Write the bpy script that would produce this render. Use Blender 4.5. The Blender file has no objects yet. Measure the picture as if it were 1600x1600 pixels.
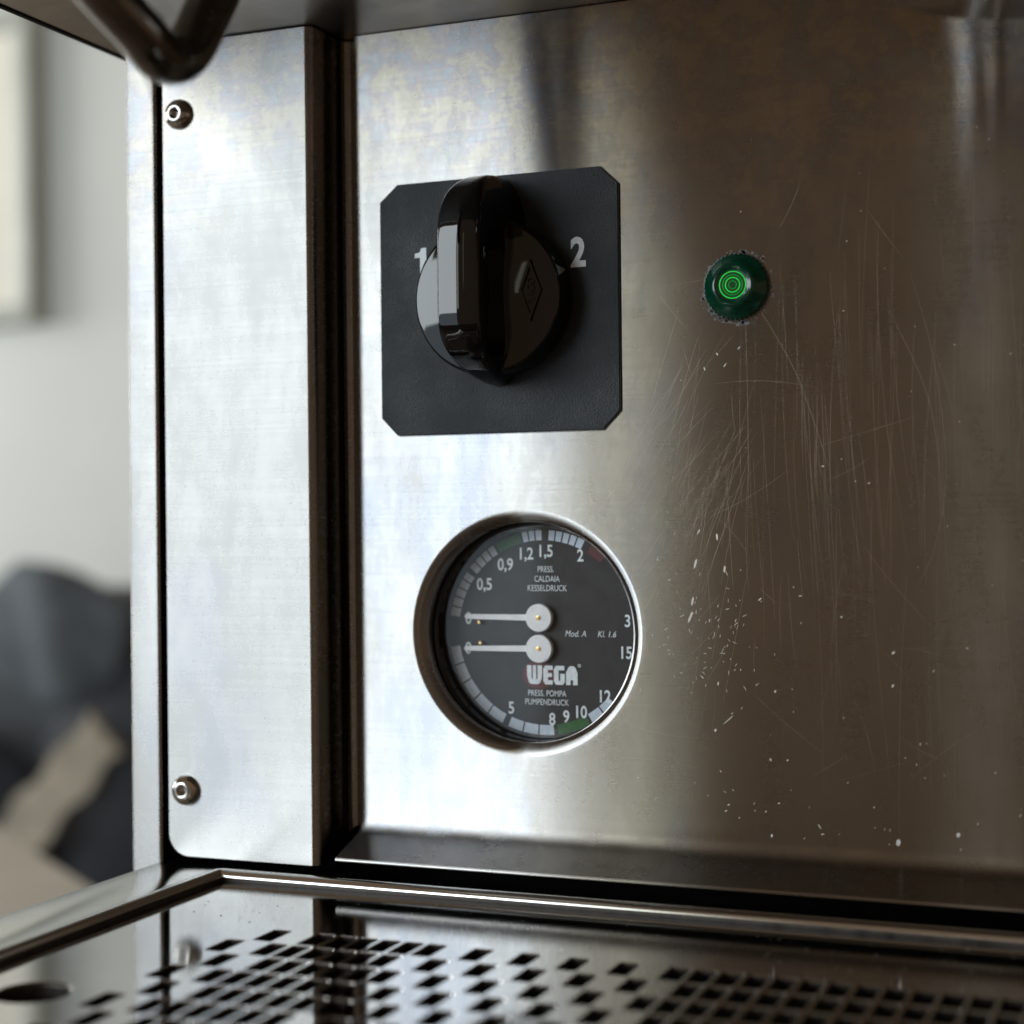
import bpy, bmesh, math, random
from mathutils import Vector, Matrix

random.seed(11)
C = bpy.context.scene.collection
SC = bpy.context.scene
MM = 0.001
PI = math.pi

# ------------------------------------------------------------------ camera
cam_d = bpy.data.cameras.new("camera")
cam = bpy.data.objects.new("camera", cam_d)
C.objects.link(cam)
SC.camera = cam
r = Vector((0.92625345, 0.37676483, -0.01013965))
u = Vector((0.01100279, -0.00013891, 0.99993946))
f = Vector((-0.37674061, 0.92630893, 0.00427413))
m = Matrix((r, u, -f)).transposed().to_4x4()
m.translation = Vector((164.125, -397.199, -55.682)) * MM
cam.matrix_world = m
cam_d.sensor_width = 36
cam_d.lens = 59.33
cam_d.clip_start = 0.01
cam_d.clip_end = 100
cam_d.dof.use_dof = True
cam_d.dof.focus_distance = 0.416
cam_d.dof.aperture_fstop = 7.4
cam_d.dof.aperture_blades = 9

# ------------------------------------------------------------------ world, lamps, exposure
W = bpy.data.worlds.new("World")
SC.world = W
W.use_nodes = True
bg = W.node_tree.nodes["Background"]
bg.inputs[0].default_value = (0.180, 0.124, 0.079, 1)
bg.inputs[1].default_value = 0.95
SC.view_settings.view_transform = 'Standard'
SC.view_settings.look = 'None'
SC.view_settings.exposure = 0.0
SC.view_settings.gamma = 1.0


def area_lamp(name, x0, x1, z0, z1, y, radiance, col):
    """rectangular area lamp facing into the room"""
    L = bpy.data.lights.new(name, 'AREA')
    L.shape = 'RECTANGLE'
    L.size = (x1 - x0) * MM
    L.size_y = (z1 - z0) * MM
    L.energy = radiance * PI * L.size * L.size_y
    L.color = col
    o = bpy.data.objects.new(name, L)
    o.location = Vector(((x0 + x1) / 2, y, (z0 + z1) / 2)) * MM
    o.rotation_euler = (PI / 2, 0, 0)
    C.objects.link(o)
    return o


area_lamp("window_sky", -4200, -775, -60, 1100, -2000, 6.4, (0.85, 0.945, 1.0))
area_lamp("window_street", -4200, -775, -700, -70, -2000, 1.0, (0.62, 0.82, 1.0))
area_lamp("side_window", -745, -612, 60, 1250, -2000, 2.0, (0.95, 1.0, 0.88))
wall_lamp = area_lamp("wall_fill", -1000, 1000, -200, 1300, 1000, 11.5, (0.98, 1.0, 0.97))  # added fill lamp that brightens the wall and sofa, no known window
wall_lamp.location = (-4.2, 1.0, 0.55)
wall_lamp.rotation_euler = (PI / 2, 0, -PI / 2)
area_lamp("streak_lamp", -400, -300, 560, 1500, -4000, 0.9, (0.95, 1.0, 0.9))  # added narrow lamp, meant to give a pale streak in the panel

# ------------------------------------------------------------------ node helpers
class NT:
    def __init__(s, name):
        s.m = bpy.data.materials.new(name)
        s.m.use_nodes = True
        s.t = s.m.node_tree
        s.b = s.t.nodes["Principled BSDF"]
        s.out = s.t.nodes["Material Output"]

    def n(s, kind, **kw):
        nd = s.t.nodes.new(kind)
        for k, v in kw.items():
            if k in nd.inputs:
                s.set(nd.inputs[k], v)
            else:
                setattr(nd, k, v)
        return nd

    def set(s, sock, v):
        if isinstance(v, bpy.types.NodeSocket):
            s.t.links.new(v, sock)
        else:
            sock.default_value = v

    def p(s, **kw):
        for k, v in kw.items():
            s.set(s.b.inputs[k.replace('_', ' ')], v)

    def pos(s, scale):
        g = s.n('ShaderNodeNewGeometry')
        mp = s.n('ShaderNodeMapping')
        s.set(mp.inputs['Vector'], g.outputs['Position'])
        mp.inputs['Scale'].default_value = scale
        return mp.outputs['Vector']

    def noise(s, vec, scale=1.0, detail=3.0, rough=0.5):
        nd = s.n('ShaderNodeTexNoise')
        s.set(nd.inputs['Vector'], vec)
        nd.inputs['Scale'].default_value = scale
        nd.inputs['Detail'].default_value = detail
        nd.inputs['Roughness'].default_value = rough
        return nd.outputs['Fac']

    def ramp(s, fac, stops):
        nd = s.n('ShaderNodeValToRGB')
        s.set(nd.inputs[0], fac)
        e = nd.color_ramp.elements
        while len(e) < len(stops):
            e.new(0.5)
        for el, (p_, c) in zip(e, stops):
            el.position = p_
            el.color = c if len(c) == 4 else (*c, 1)
        return nd.outputs[0]

    def rng(s, v, a, b, c, d, clamp=True):
        nd = s.n('ShaderNodeMapRange')
        nd.clamp = clamp
        s.set(nd.inputs[0], v)
        for i, q in enumerate((a, b, c, d)):
            s.set(nd.inputs[i + 1], q)
        return nd.outputs[0]

    def math(s, op, a, b=0.0):
        nd = s.n('ShaderNodeMath', operation=op)
        s.set(nd.inputs[0], a)
        s.set(nd.inputs[1], b)
        return nd.outputs[0]

    def mix(s, fac, a, b, blend='MIX'):
        nd = s.n('ShaderNodeMix', data_type='RGBA', blend_type=blend)
        s.set(nd.inputs[0], fac)
        s.set(nd.inputs[6], a)
        s.set(nd.inputs[7], b)
        return nd.outputs[2]


def brushed(name, base=(0.415, 0.403, 0.386), rough=0.26, aniso=1.0, tangent=(0, 0, 1),
            grain=(12, 12, 1150), stain=0.5, tarnish=0.0, streak=0.0, tail=0.08, sgn=1, blue=0.0):
    """brushed stainless steel; grain runs along the axis with the small grain scale"""
    t = NT(name)
    g = t.noise(t.pos(grain), 1.0, 3, 0.6)
    big = t.noise(t.pos((24, 24, 13)), 1.0, 5, 0.6)
    mid = t.noise(t.pos((75, 75, 30)), 1.0, 7, 0.72)
    col = t.mix(t.rng(mid, 0.42, 0.72, 0, stain), (*base, 1), (base[0] * 0.80, base[1] * 0.78, base[2] * 0.76, 1))
    col = t.mix(t.rng(big, 0.5, 0.75, 0, stain * 0.6), col, (base[0] * 0.88, base[1] * 0.90, base[2] * 1.0, 1))
    if blue:     # bluish wiped film left in patches
        fm = t.math('MULTIPLY', t.rng(big, 0.5, 0.62, 0, blue), t.rng(mid, 0.35, 0.6, 0.3, 1))
        col = t.mix(fm, col, (base[0] * 0.74, base[1] * 0.86, base[2] * 1.12, 1))
    if tarnish:
        # heat tint: straw, violet and blue patches on the hot upper metal
        sep = t.n('ShaderNodeSeparateXYZ')
        gg = t.n('ShaderNodeNewGeometry')
        t.set(sep.inputs[0], gg.outputs['Position'])
        tint = t.ramp(t.noise(t.pos((95, 95, 110)), 1.0, 6, 0.7),
                      [(0.34, (0.60, 0.53, 0.40)), (0.44, (0.66, 0.60, 0.47)), (0.52, (0.50, 0.44, 0.44)),
                       (0.58, (0.44, 0.49, 0.55)), (0.66, (0.62, 0.58, 0.48))])
        ht = t.rng(t.math('ADD', sep.outputs[2], t.rng(big, 0.3, 0.7, -0.02, 0.02)), 0.012, 0.055, 0, tarnish)
        col = t.mix(ht, col, tint)
    col = t.mix(t.rng(g, 0.35, 0.7, 0.0, 0.06), col, (base[0] * 0.6, base[1] * 0.6, base[2] * 0.6, 1))
    rg = t.math('ADD', t.rng(g, 0.3, 0.7, rough - 0.006, rough + 0.010), t.rng(mid, 0.35, 0.7, -0.04 * stain, 0.05 * stain))
    if streak:
        st = t.noise(t.pos((1500, 1500, 9)), 1.0, 3, 0.6)
        st2 = t.rng(st, 0.5, 0.72, 0, streak)
        st2 = t.math('MULTIPLY', st2, t.rng(t.noise(t.pos((22, 22, 12)), 1.0, 2), 0.4, 0.62, 0, 1))
        rg = t.math('ADD', rg, st2)
    tv = t.n('ShaderNodeCombineXYZ', X=tangent[0], Y=tangent[1], Z=tangent[2])
    bp = t.n('ShaderNodeBump', Strength=0.025, Distance=0.0002)
    t.set(bp.inputs['Height'], g)
    # two lobes: a tight brushed one and a little of a longer-tailed one
    lobes = []
    for dist, extra in (('BECKMANN', 0.0), ('GGX', 0.02)):
        gn = t.n('ShaderNodeBsdfAnisotropic', distribution=dist)
        t.set(gn.inputs['Color'], col)
        t.set(gn.inputs['Roughness'], t.math('ADD', rg, extra) if extra else rg)
        gn.inputs['Anisotropy'].default_value = -aniso * 0.8 * sgn
        t.set(gn.inputs['Tangent'], tv.outputs[0])
        t.set(gn.inputs['Normal'], bp.outputs[0])
        lobes.append(gn)
    ms = t.n('ShaderNodeMixShader')
    ms.inputs[0].default_value = tail
    t.t.links.new(lobes[0].outputs[0], ms.inputs[1])
    t.t.links.new(lobes[1].outputs[0], ms.inputs[2])
    t.t.links.new(ms.outputs[0], t.out.inputs[0])
    return t.m


def plain(name, col, rough=0.5, metal=0.0, var=0.0, vscale=60, bump=0.0, bscale=900, spec=0.5, coat=0.0):
    t = NT(name)
    c = (*col, 1)
    if var:
        nz = t.noise(t.pos((vscale,) * 3), 1.0, 5, 0.6)
        c = t.mix(t.rng(nz, 0.35, 0.7, 0, 1), (*[q * (1 - var) for q in col], 1), (*[min(1, q * (1 + var)) for q in col], 1))
        t.p(Roughness=t.rng(nz, 0.3, 0.7, max(0.02, rough * (1 - var * 0.6)), rough * (1 + var * 0.6)))
    else:
        t.p(Roughness=rough)
    t.p(Base_Color=c, Metallic=metal)
    t.b.inputs['Specular IOR Level'].default_value = spec
    t.b.inputs['Coat Weight'].default_value = coat
    if bump:
        bp = t.n('ShaderNodeBump', Strength=bump, Distance=0.0002)
        t.set(bp.inputs['Height'], t.noise(t.pos((bscale,) * 3), 1.0, 3))
        t.set(t.b.inputs['Normal'], bp.outputs[0])
    return t.m


M = {}
M['panel'] = brushed('brushed_steel_panel', tarnish=0.55, streak=0.0, stain=0.6, blue=0.5)
M['cover'] = brushed('brushed_steel_cover', base=(0.365, 0.357, 0.345), stain=0.36, blue=0.22, tarnish=0.35, rough=0.27)
M['housing'] = brushed('brushed_steel_housing', base=(0.55, 0.53, 0.5), tangent=(0, 1, 0), grain=(60, 3600, 60), rough=0.3, aniso=0.85, stain=0.6)
M['tray'] = brushed('polished_tray_steel', base=(0.60, 0.60, 0.60), tangent=(0, 1, 0), grain=(60, 2500, 60), rough=0.08, aniso=0.35, stain=0.25)
M['rim'] = brushed('polished_rim_steel', base=(0.60, 0.60, 0.59), tangent=(0, 1, 0), grain=(300, 300, 300), rough=0.2, aniso=0.3, stain=0.3)
M['chrome'] = plain('worn_chrome', (0.55, 0.54, 0.53), 0.14, 1.0, var=0.15, vscale=300)
M['screw'] = plain('screw_steel', (0.55, 0.53, 0.5), 0.16, 1.0, var=0.2, vscale=700)
M['pipe'] = plain('pipe_steel', (0.22, 0.205, 0.19), 0.16, 1.0, var=0.2, vscale=200)
M['shade_dark'] = plain('shade_darkened_edge', (0.055, 0.048, 0.043), 0.45, 0.6, var=0.4, vscale=400)  # shade of the slot walls and lower bead put into the colour
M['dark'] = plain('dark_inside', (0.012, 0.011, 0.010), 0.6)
M['black_matte'] = plain('matte_black', (0.008, 0.008, 0.008), 0.6)
M['plate'] = plain('black_textured_plastic', (0.010, 0.0135, 0.018), 0.55, var=0.35, vscale=45, bump=0.9, bscale=2200, spec=0.45)
M['knob'] = plain('glossy_black_plastic', (0.004, 0.004, 0.0045), 0.045, var=0.3, vscale=500, spec=0.62)
M['print'] = plain('white_print', (0.80, 0.86, 0.91), 0.5, var=0.12, vscale=900)
M['dial'] = plain('dial_black', (0.010, 0.010, 0.011), 0.55, var=0.2, vscale=300)
M['seg'] = plain('scale_white', (0.62, 0.71, 0.82), 0.5, var=0.1, vscale=900)
M['green_print'] = plain('scale_green', (0.016, 0.12, 0.022), 0.5, var=0.3, vscale=900)
M['red_print'] = plain('scale_red', (0.10, 0.008, 0.010), 0.5, var=0.2, vscale=900)
M['needle'] = plain('white_needle_plastic', (0.90, 0.91, 0.93), 0.4, var=0.06, vscale=500)
M['brass'] = plain('brass_pin', (0.65, 0.43, 0.16), 0.3, 1.0)
M['ring'] = plain('gauge_ring_black', (0.018, 0.018, 0.02), 0.22)
M['lens'] = plain('green_lens_plastic', (0.002, 0.040, 0.020), 0.12, var=0.25, vscale=500, spec=0.6)
M['nick'] = plain('bright_nick', (0.62, 0.61, 0.57), 0.55, 0.6)
M['hair'] = plain('scratched_steel', (0.34, 0.295, 0.245), 0.36, 1.0)
M['lime'] = plain('limescale', (0.22, 0.215, 0.21), 0.8)
M['wall'] = plain('painted_wall', (0.60, 0.61, 0.58), 0.8, var=0.05, vscale=2)
M['frame'] = plain('pale_frame', (0.46, 0.47, 0.42), 0.5, var=0.08, vscale=9)
M['mat'] = plain('picture_mat', (0.66, 0.63, 0.56), 0.7, var=0.08, vscale=7)
M['sofa'] = plain('dark_grey_fabric', (0.058, 0.064, 0.072), 0.95, var=0.3, vscale=20, bump=0.3, bscale=600)
M['cushion'] = plain('blue_grey_fabric', (0.10, 0.115, 0.13), 0.95, var=0.3, vscale=15)
M['cushion_dark'] = plain('charcoal_fabric', (0.020, 0.022, 0.028), 0.95, var=0.3, vscale=15)
M['throw'] = plain('beige_wool', (0.33, 0.29, 0.23), 0.95, var=0.25, vscale=25)
M['table'] = plain('beige_laminate', (0.47, 0.42, 0.34), 0.45, var=0.08, vscale=12)
M['leg'] = plain('grey_metal_leg', (0.2, 0.2, 0.2), 0.4, 1.0)
M['floor'] = plain('brown_floor', (0.13, 0.085, 0.05), 0.5, var=0.2, vscale=5)
M['counter'] = plain('counter_wood', (0.12, 0.08, 0.05), 0.4, var=0.25, vscale=14)

# lit lens: the ridges that catch the lamp behind
t = NT('lit_green_ridge')
t.p(Base_Color=(0.01, 0.2, 0.03, 1), Roughness=0.2)
t.b.inputs['Emission Color'].default_value = (0.03, 0.85, 0.10, 1)
t.b.inputs['Emission Strength'].default_value = 0.8
M['lit'] = t.m
t = NT('dim_green_ridge')
t.p(Base_Color=(0.006, 0.12, 0.02, 1), Roughness=0.2)
t.b.inputs['Emission Color'].default_value = (0.02, 0.7, 0.06, 1)
t.b.inputs['Emission Strength'].default_value = 0.28
M['dim'] = t.m
t = NT('lit_green_core')
t.p(Base_Color=(0.002, 0.03, 0.012, 1), Roughness=0.15)
t.b.inputs['Emission Color'].default_value = (0.01, 0.55, 0.05, 1)
t.b.inputs['Emission Strength'].default_value = 0.03
M['core'] = t.m
# thin cover glass, a few smudges
t = NT('gauge_glass')
tr = t.n('ShaderNodeBsdfTransparent')
gl = t.n('ShaderNodeBsdfGlossy')
gl.inputs['Roughness'].default_value = 0.03
fr = t.n('ShaderNodeFresnel')
fr.inputs[0].default_value = 1.5
mx = t.n('ShaderNodeMixShader')
t.set(mx.inputs[0], t.math('MULTIPLY', fr.outputs[0], 1.15))
t.t.links.new(tr.outputs[0], mx.inputs[1])
t.t.links.new(gl.outputs[0], mx.inputs[2])
df = t.n('ShaderNodeBsdfDiffuse')
df.inputs[0].default_value = (0.5, 0.52, 0.52, 1)
mx2 = t.n('ShaderNodeMixShader')
t.set(mx2.inputs[0], t.rng(t.noise(t.pos((140, 140, 140)), 1.0, 6, 0.7), 0.45, 0.8, 0.001, 0.014))
t.t.links.new(mx.outputs[0], mx2.inputs[1])
t.t.links.new(df.outputs[0], mx2.inputs[2])
t.t.links.new(mx2.outputs[0], t.out.inputs[0])
M['glass'] = t.m

# ------------------------------------------------------------------ object helpers
def link(name, me, mat, parent=None):
    o = bpy.data.objects.new(name, me)
    if mat is not None:
        me.materials.append(mat)
    C.objects.link(o)
    if parent is not None:
        o.parent = parent
    return o


def obj(name, bm, mat, parent=None, smooth=30, recalc=True):
    if recalc:
        bmesh.ops.recalc_face_normals(bm, faces=bm.faces[:])
    me = bpy.data.meshes.new(name)
    for v in bm.verts:
        v.co *= MM
    bm.to_mesh(me)
    bm.free()
    if smooth:
        me.polygons.foreach_set('use_smooth', [True] * len(me.polygons))
        me.set_sharp_from_angle(angle=math.radians(smooth))
    return link(name, me, mat, parent)


def thing(name, label, cat, group=None, loc=(0, 0, 0)):
    o = bpy.data.objects.new(name, None)
    o.empty_display_size = 0.05
    C.objects.link(o)
    tag(o, label, cat, group)
    return o


def tag(o, label, cat, group=None):
    o['label'] = label
    o['category'] = cat
    if group:
        o['group'] = group


def box(bm, x0, x1, y0, y1, z0, z1, bev=0.0, seg=2):
    b = bmesh.new()
    bmesh.ops.create_cube(b, size=1)
    for v in b.verts:
        v.co = Vector(((x0 + x1) / 2 + v.co.x * (x1 - x0), (y0 + y1) / 2 + v.co.y * (y1 - y0), (z0 + z1) / 2 + v.co.z * (z1 - z0)))
    if bev:
        bmesh.ops.bevel(b, geom=b.edges[:], offset=bev, segments=seg, affect='EDGES', profile=0.5)
    join(bm, b)
    return bm


def join(bm, b):
    me = bpy.data.meshes.new('tmp')
    b.to_mesh(me)
    b.free()
    bm.from_mesh(me)
    bpy.data.meshes.remove(me)


def lathe(bm, prof, cx, cz, n=64, cap0=False, cap1=False):
    """prof: (radius, y) about an axis along y"""
    rings = []
    for (rad, y) in prof:
        if rad < 1e-6:
            rings.append([bm.verts.new((cx, y, cz))])
        else:
            rings.append([bm.verts.new((cx + rad * math.cos(2 * PI * i / n), y, cz + rad * math.sin(2 * PI * i / n))) for i in range(n)])
    for a, b in zip(rings, rings[1:]):
        for i in range(n):
            j = (i + 1) % n
            if len(a) == 1:
                bm.faces.new((a[0], b[i], b[j]))
            elif len(b) == 1:
                bm.faces.new((a[i], b[0], a[j]))
            else:
                bm.faces.new((a[i], b[i], b[j], a[j]))
    if cap0 and len(rings[0]) > 1:
        bm.faces.new(rings[0])
    if cap1 and len(rings[-1]) > 1:
        bm.faces.new(rings[-1])
    return rings


def poly_y(bm, pts, y0, y1):
    """polygon in x,z extruded from y0 (front) to y1"""
    a = [bm.verts.new((x, y0, z)) for x, z in pts]
    b = [bm.verts.new((x, y1, z)) for x, z in pts]
    bm.faces.new(a)
    bm.faces.new(b[::-1])
    n = len(pts)
    for i in range(n):
        j = (i + 1) % n
        bm.faces.new((a[i], a[j], b[j], b[i]))


def tube(bm, pts, rad, n=24):
    pts = [Vector(p_) for p_ in pts]
    prev = None
    rings = []
    up = None
    for i, p_ in enumerate(pts):
        d = (pts[min(i + 1, len(pts) - 1)] - pts[max(i - 1, 0)]).normalized()
        if up is None:
            up = d.orthogonal().normalized()
        up = (up - d * up.dot(d)).normalized()
        s = d.cross(up)
        rings.append([bm.verts.new(p_ + (up * math.cos(2 * PI * k / n) + s * math.sin(2 * PI * k / n)) * rad) for k in range(n)])
    for a, b in zip(rings, rings[1:]):
        for k in range(n):
            bm.faces.new((a[k], a[(k + 1) % n], b[(k + 1) % n], b[k]))
    bm.faces.new(rings[0])
    bm.faces.new(rings[-1][::-1])


def catmull(pts, sub=6):
    pts = [Vector(p_) for p_ in pts]
    out = []
    for i in range(len(pts) - 1):
        p0 = pts[max(i - 1, 0)]
        p1, p2 = pts[i], pts[i + 1]
        p3 = pts[min(i + 2, len(pts) - 1)]
        for k in range(sub):
            s = k / sub
            out.append(0.5 * ((2 * p1) + (p2 - p0) * s + (2 * p0 - 5 * p1 + 4 * p2 - p3) * s * s + (3 * p1 - p0 - 3 * p2 + p3) * s ** 3))
    out.append(pts[-1])
    return out


def text(name, body, cx, cz, y, h, wfac, mat, parent, bold=0.0, shear=0.0, rot=0.0, spacing=1.0):
    """flat lettering on a plane facing the viewer; h is the cap height, wfac squeezes the width"""
    cu = bpy.data.curves.new(name, 'FONT')
    cu.body = body
    cu.size = 1.0
    cu.align_x = 'CENTER'
    cu.offset = bold
    cu.shear = shear
    cu.space_character = spacing
    cu.resolution_u = 4
    tmp = bpy.data.objects.new('tmp_text', cu)
    C.objects.link(tmp)
    dg = bpy.context.evaluated_depsgraph_get()
    me = bpy.data.meshes.new_from_object(tmp.evaluated_get(dg))
    bpy.data.objects.remove(tmp)
    bpy.data.curves.remove(cu)
    me.materials.clear()
    ys = [v.co.y for v in me.vertices]
    cap = 0.72
    ymid = cap / 2
    k = h / cap
    ca, sa = math.cos(rot), math.sin(rot)
    for v in me.vertices:
        a, b = v.co.x * k * wfac, (v.co.y - ymid) * k
        v.co = Vector((cx + a * ca - b * sa, y, cz + a * sa + b * ca)) * MM
    me.name = name
    return link(name, me, mat, parent)


# ------------------------------------------------------------------ the setting
bm = bmesh.new()
box(bm, -6000, 4000, 2200, 2320, -1160, 1700)
o = obj('wall', bm, M['wall'], smooth=0)
o['kind'] = 'structure'
bm = bmesh.new()
box(bm, -6000, 4000, -3500, 2200, -1220, -1160)
o = obj('floor', bm, M['floor'], smooth=0)
o['kind'] = 'structure'

# picture on the wall
pic = thing('picture_frame', 'pale framed picture hanging on the blurred grey wall', 'picture')
X1, Z0, Z1, X0, w = -1828, 318, 900, -2270, 34
for (a, b, c, d) in ((X0, X1, Z0, Z0 + w), (X0, X1, Z1 - w, Z1), (X0, X0 + w, Z0 + w, Z1 - w), (X1 - w, X1, Z0 + w, Z1 - w)):
    bm = bmesh.new()
    box(bm, a, b, 2150, 2199, c, d, 3)
    obj('frame_rail', bm, M['frame'], pic)
bm = bmesh.new()
box(bm, X0 + w, X1 - w, 2178, 2198, Z0 + w, Z1 - w)
obj('mat_board', bm, M['mat'], pic, smooth=0)

# sofa far behind
sofa = thing('sofa', 'dark grey high-backed sofa standing against the wall, out of focus', 'sofa')
bm = bmesh.new()
box(bm, -2300, -600, 1560, 1800, -760, -150, 50, 4)
obj('backrest', bm, M['sofa'], sofa)
bm = bmesh.new()
box(bm, -2300, -600, 1050, 1560, -960, -700, 50, 4)
obj('seat', bm, M['sofa'], sofa)
for x in (-2230, -670):
    bm = bmesh.new()
    box(bm, x - 35, x + 35, 1080, 1150, -1160, -960, 6)
    obj('leg', bm, M['leg'], sofa)


def cushion(mat, c, sx, sy, sz, rx, rz, label):
    bm = bmesh.new()
    bmesh.ops.create_uvsphere(bm, u_segments=32, v_segments=20, radius=1)
    for v in bm.verts:
        q = v.co
        # pillow: square outline, thin towards the edge
        a, b = q.x, q.z
        k = max(abs(a), abs(b), 1e-6) / max(math.hypot(a, b), 1e-6)
        s = 1 / (k ** 0.75) if k > 0 else 1
        q.x, q.z = a * (0.55 + 0.45 * s) , b * (0.55 + 0.45 * s)
        q.y *= 1 + 0.15 * math.sin(5 * a + 3 * b)
        v.co = Vector((q.x * sx, q.y * sy, q.z * sz))
    bmesh.ops.rotate(bm, verts=bm.verts[:], cent=(0, 0, 0), matrix=Matrix.Rotation(rx, 3, 'X'))
    bmesh.ops.rotate(bm, verts=bm.verts[:], cent=(0, 0, 0), matrix=Matrix.Rotation(rz, 3, 'Y'))
    bmesh.ops.translate(bm, verts=bm.verts[:], vec=c)
    o = obj('cushion', bm, mat, smooth=60)
    tag(o, label, 'cushion', 'cushions on the sofa')


cushion(M['cushion'], (-1268, 1480, -205), 120, 55, 90, -0.2, 0.35, 'blue-grey cushion leaning on the sofa back, upper left')
cushion(M['cushion_dark'], (-1100, 1460, -430), 170, 70, 200, -0.2, -0.5, 'charcoal cushion on the sofa, nearest the steel machine')
cushion(M['cushion_dark'], (-1420, 1420, -470), 170, 70, 150, -0.2, 0.3, 'charcoal cushion on the sofa, below the blue-grey one')
# beige throw
bm = bmesh.new()
pts = [Vector((-1255, 1330, -500)), Vector((-1215, 1350, -440)), Vector((-1165, 1365, -380)), Vector((-1118, 1385, -320))]
prev = None
for i, p_ in enumerate(catmull(pts, 5)):
    wv = Vector((0.75, 0, -0.66)) * (34 + 5 * math.sin(i * 1.3))
    ring = [bm.verts.new(p_ - wv), bm.verts.new(p_ + wv + Vector((0, -8, 0))), bm.verts.new(p_ + wv + Vector((0, 8, 0))), bm.verts.new(p_ - wv + Vector((0, 14, 0)))]
    if prev:
        for k in range(4):
            bm.faces.new((prev[k], prev[(k + 1) % 4], ring[(k + 1) % 4], ring[k]))
    else:
        bm.faces.new(ring)
    prev = ring
bm.faces.new(prev[::-1])
o = obj('throw', bm, M['throw'], smooth=60)
tag(o, 'beige woollen throw lying in a strip across the dark sofa', 'throw')

# beige table between the machine and the sofa
tab = thing('side_table', 'beige table top in the blurred lower left corner', 'table')
P1, P2 = Vector((-739, 714)), Vector((-526, 550))
uu = (P2 - P1).normalized()
nn = Vector((-0.610, -0.792))
A_, B_ = P1 - uu * 300, P2 + uu * 230
quad = [A_, B_, B_ + nn * 560, A_ + nn * 560]
bm = bmesh.new()
lo = [bm.verts.new((q.x, q.y, -328)) for q in quad]
hi = [bm.verts.new((q.x, q.y, -300)) for q in quad]
bm.faces.new(hi)
bm.faces.new(lo[::-1])
for i in range(4):
    j = (i + 1) % 4
    bm.faces.new((lo[i], lo[j], hi[j], hi[i]))
bmesh.ops.bevel(bm, geom=bm.edges[:], offset=4, segments=2, affect='EDGES')
obj('table_top', bm, M['table'], tab)
ctr = sum(quad, Vector((0, 0))) / 4
for q in quad:
    w_ = q + (ctr - q) * 0.16
    bm = bmesh.new()
    box(bm, w_.x - 20, w_.x + 20, w_.y - 20, w_.y + 20, -1160, -328, 3)
    obj('leg', bm, M['leg'], tab)

# counter under the machine
bm = bmesh.new()
box(bm, -125, 800, -330, 420, -1160, -262, 3)
o = obj('counter', bm, M['counter'])
o['kind'] = 'structure'

# ------------------------------------------------------------------ espresso machine
mach = thing('espresso_machine', 'brushed stainless steel espresso machine with rotary switch, round gauge and green lamp', 'espresso machine')

# --- front panel: flat sheet with a drawn-in round gauge opening and a folded lip at the foot
GX, GZ, GR = 5.6, -84.6, 31.5
XL, XR, ZT, ZB = -41.0, 330.0, 72.2, -133.0
bm = bmesh.new()
N = 96
prof = [(GR + 1.0, 0.0), (GR, 0.0)]
for k in range(1, 15):     # soft drawn-in edge, steeper and steeper
    a = k / 14
    prof.append((GR - 3.2 * a, 2.2 * a ** 2.4))
prof.append((GR - 3.35, 2.8))
prof.append((GR - 3.4, 4.2))
rings = lathe(bm, prof, GX, GZ, N)
outer = rings[0]
# square frame round the hole
HS = 36.0
sq = []
for i in range(N):
    a = 2 * PI * i / N
    c, s = math.cos(a), math.sin(a)
    k = HS / max(abs(c), abs(s))
    sq.append(bm.verts.new((GX + c * k, 0, GZ + s * k)))
for i in range(N):
    j = (i + 1) % N
    bm.faces.new((outer[i], sq[i], sq[j], outer[j]))
# the rest of the flat sheet as four rectangles
def rect(x0, x1, z0, z1):
    bm.faces.new([bm.verts.new((x, 0, z)) for x, z in ((x0, z0), (x1, z0), (x1, z1), (x0, z1))])
rect(XL, GX - HS, ZB, ZT)
rect(GX + HS, XR, ZB, ZT)
rect(GX - HS, GX + HS, GZ + HS, ZT)
rect(GX - HS, GX + HS, ZB, GZ - HS)
# fold
fold = [(0.0, ZB), (0.0, ZB - 0.5)]
R_, ang = 4.6, math.radians(72)
for k in range(1, 13):
    a = ang * k / 12
    fold.append((-R_ * (1 - math.cos(a)), ZB - 0.5 - R_ * math.sin(a)))
dy, dz = -math.sin(ang), -math.cos(ang)
y_, z_ = fold[-1]
fold.append((y_ + dy * 0.4, z_ + dz * 0.4))
fold.append((y_ + dy * 12.0, z_ + dz * 12.0))
y_, z_ = fold[-1]
for k in range(1, 6):   # rounded sheet edge
    a = PI * k / 5
    fold.append((y_ - 0.55 * math.sin(a), z_ - 0.55 + 0.55 * math.cos(a)))
fold.append((-2.0, z_ - 1.1 + 3.2))
fold.append((1.3, ZB))
prev = None
for (y, z) in fold:
    cur = (bm.verts.new((XL, y, z)), bm.verts.new((XR, y, z)))
    if prev:
        bm.faces.new((prev[0], prev[1], cur[1], cur[0]))
    prev = cur
bm.faces.new([bm.verts.new((XL, y, z)) for y, z in ((0, ZB), (0, ZT), (1.3, ZT), (1.3, ZB))])
bmesh.ops.remove_doubles(bm, verts=bm.verts[:], dist=0.001)
panel = obj('front_panel', bm, M['panel'], mach, smooth=32)
LIP = (y_, z_)

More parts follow.
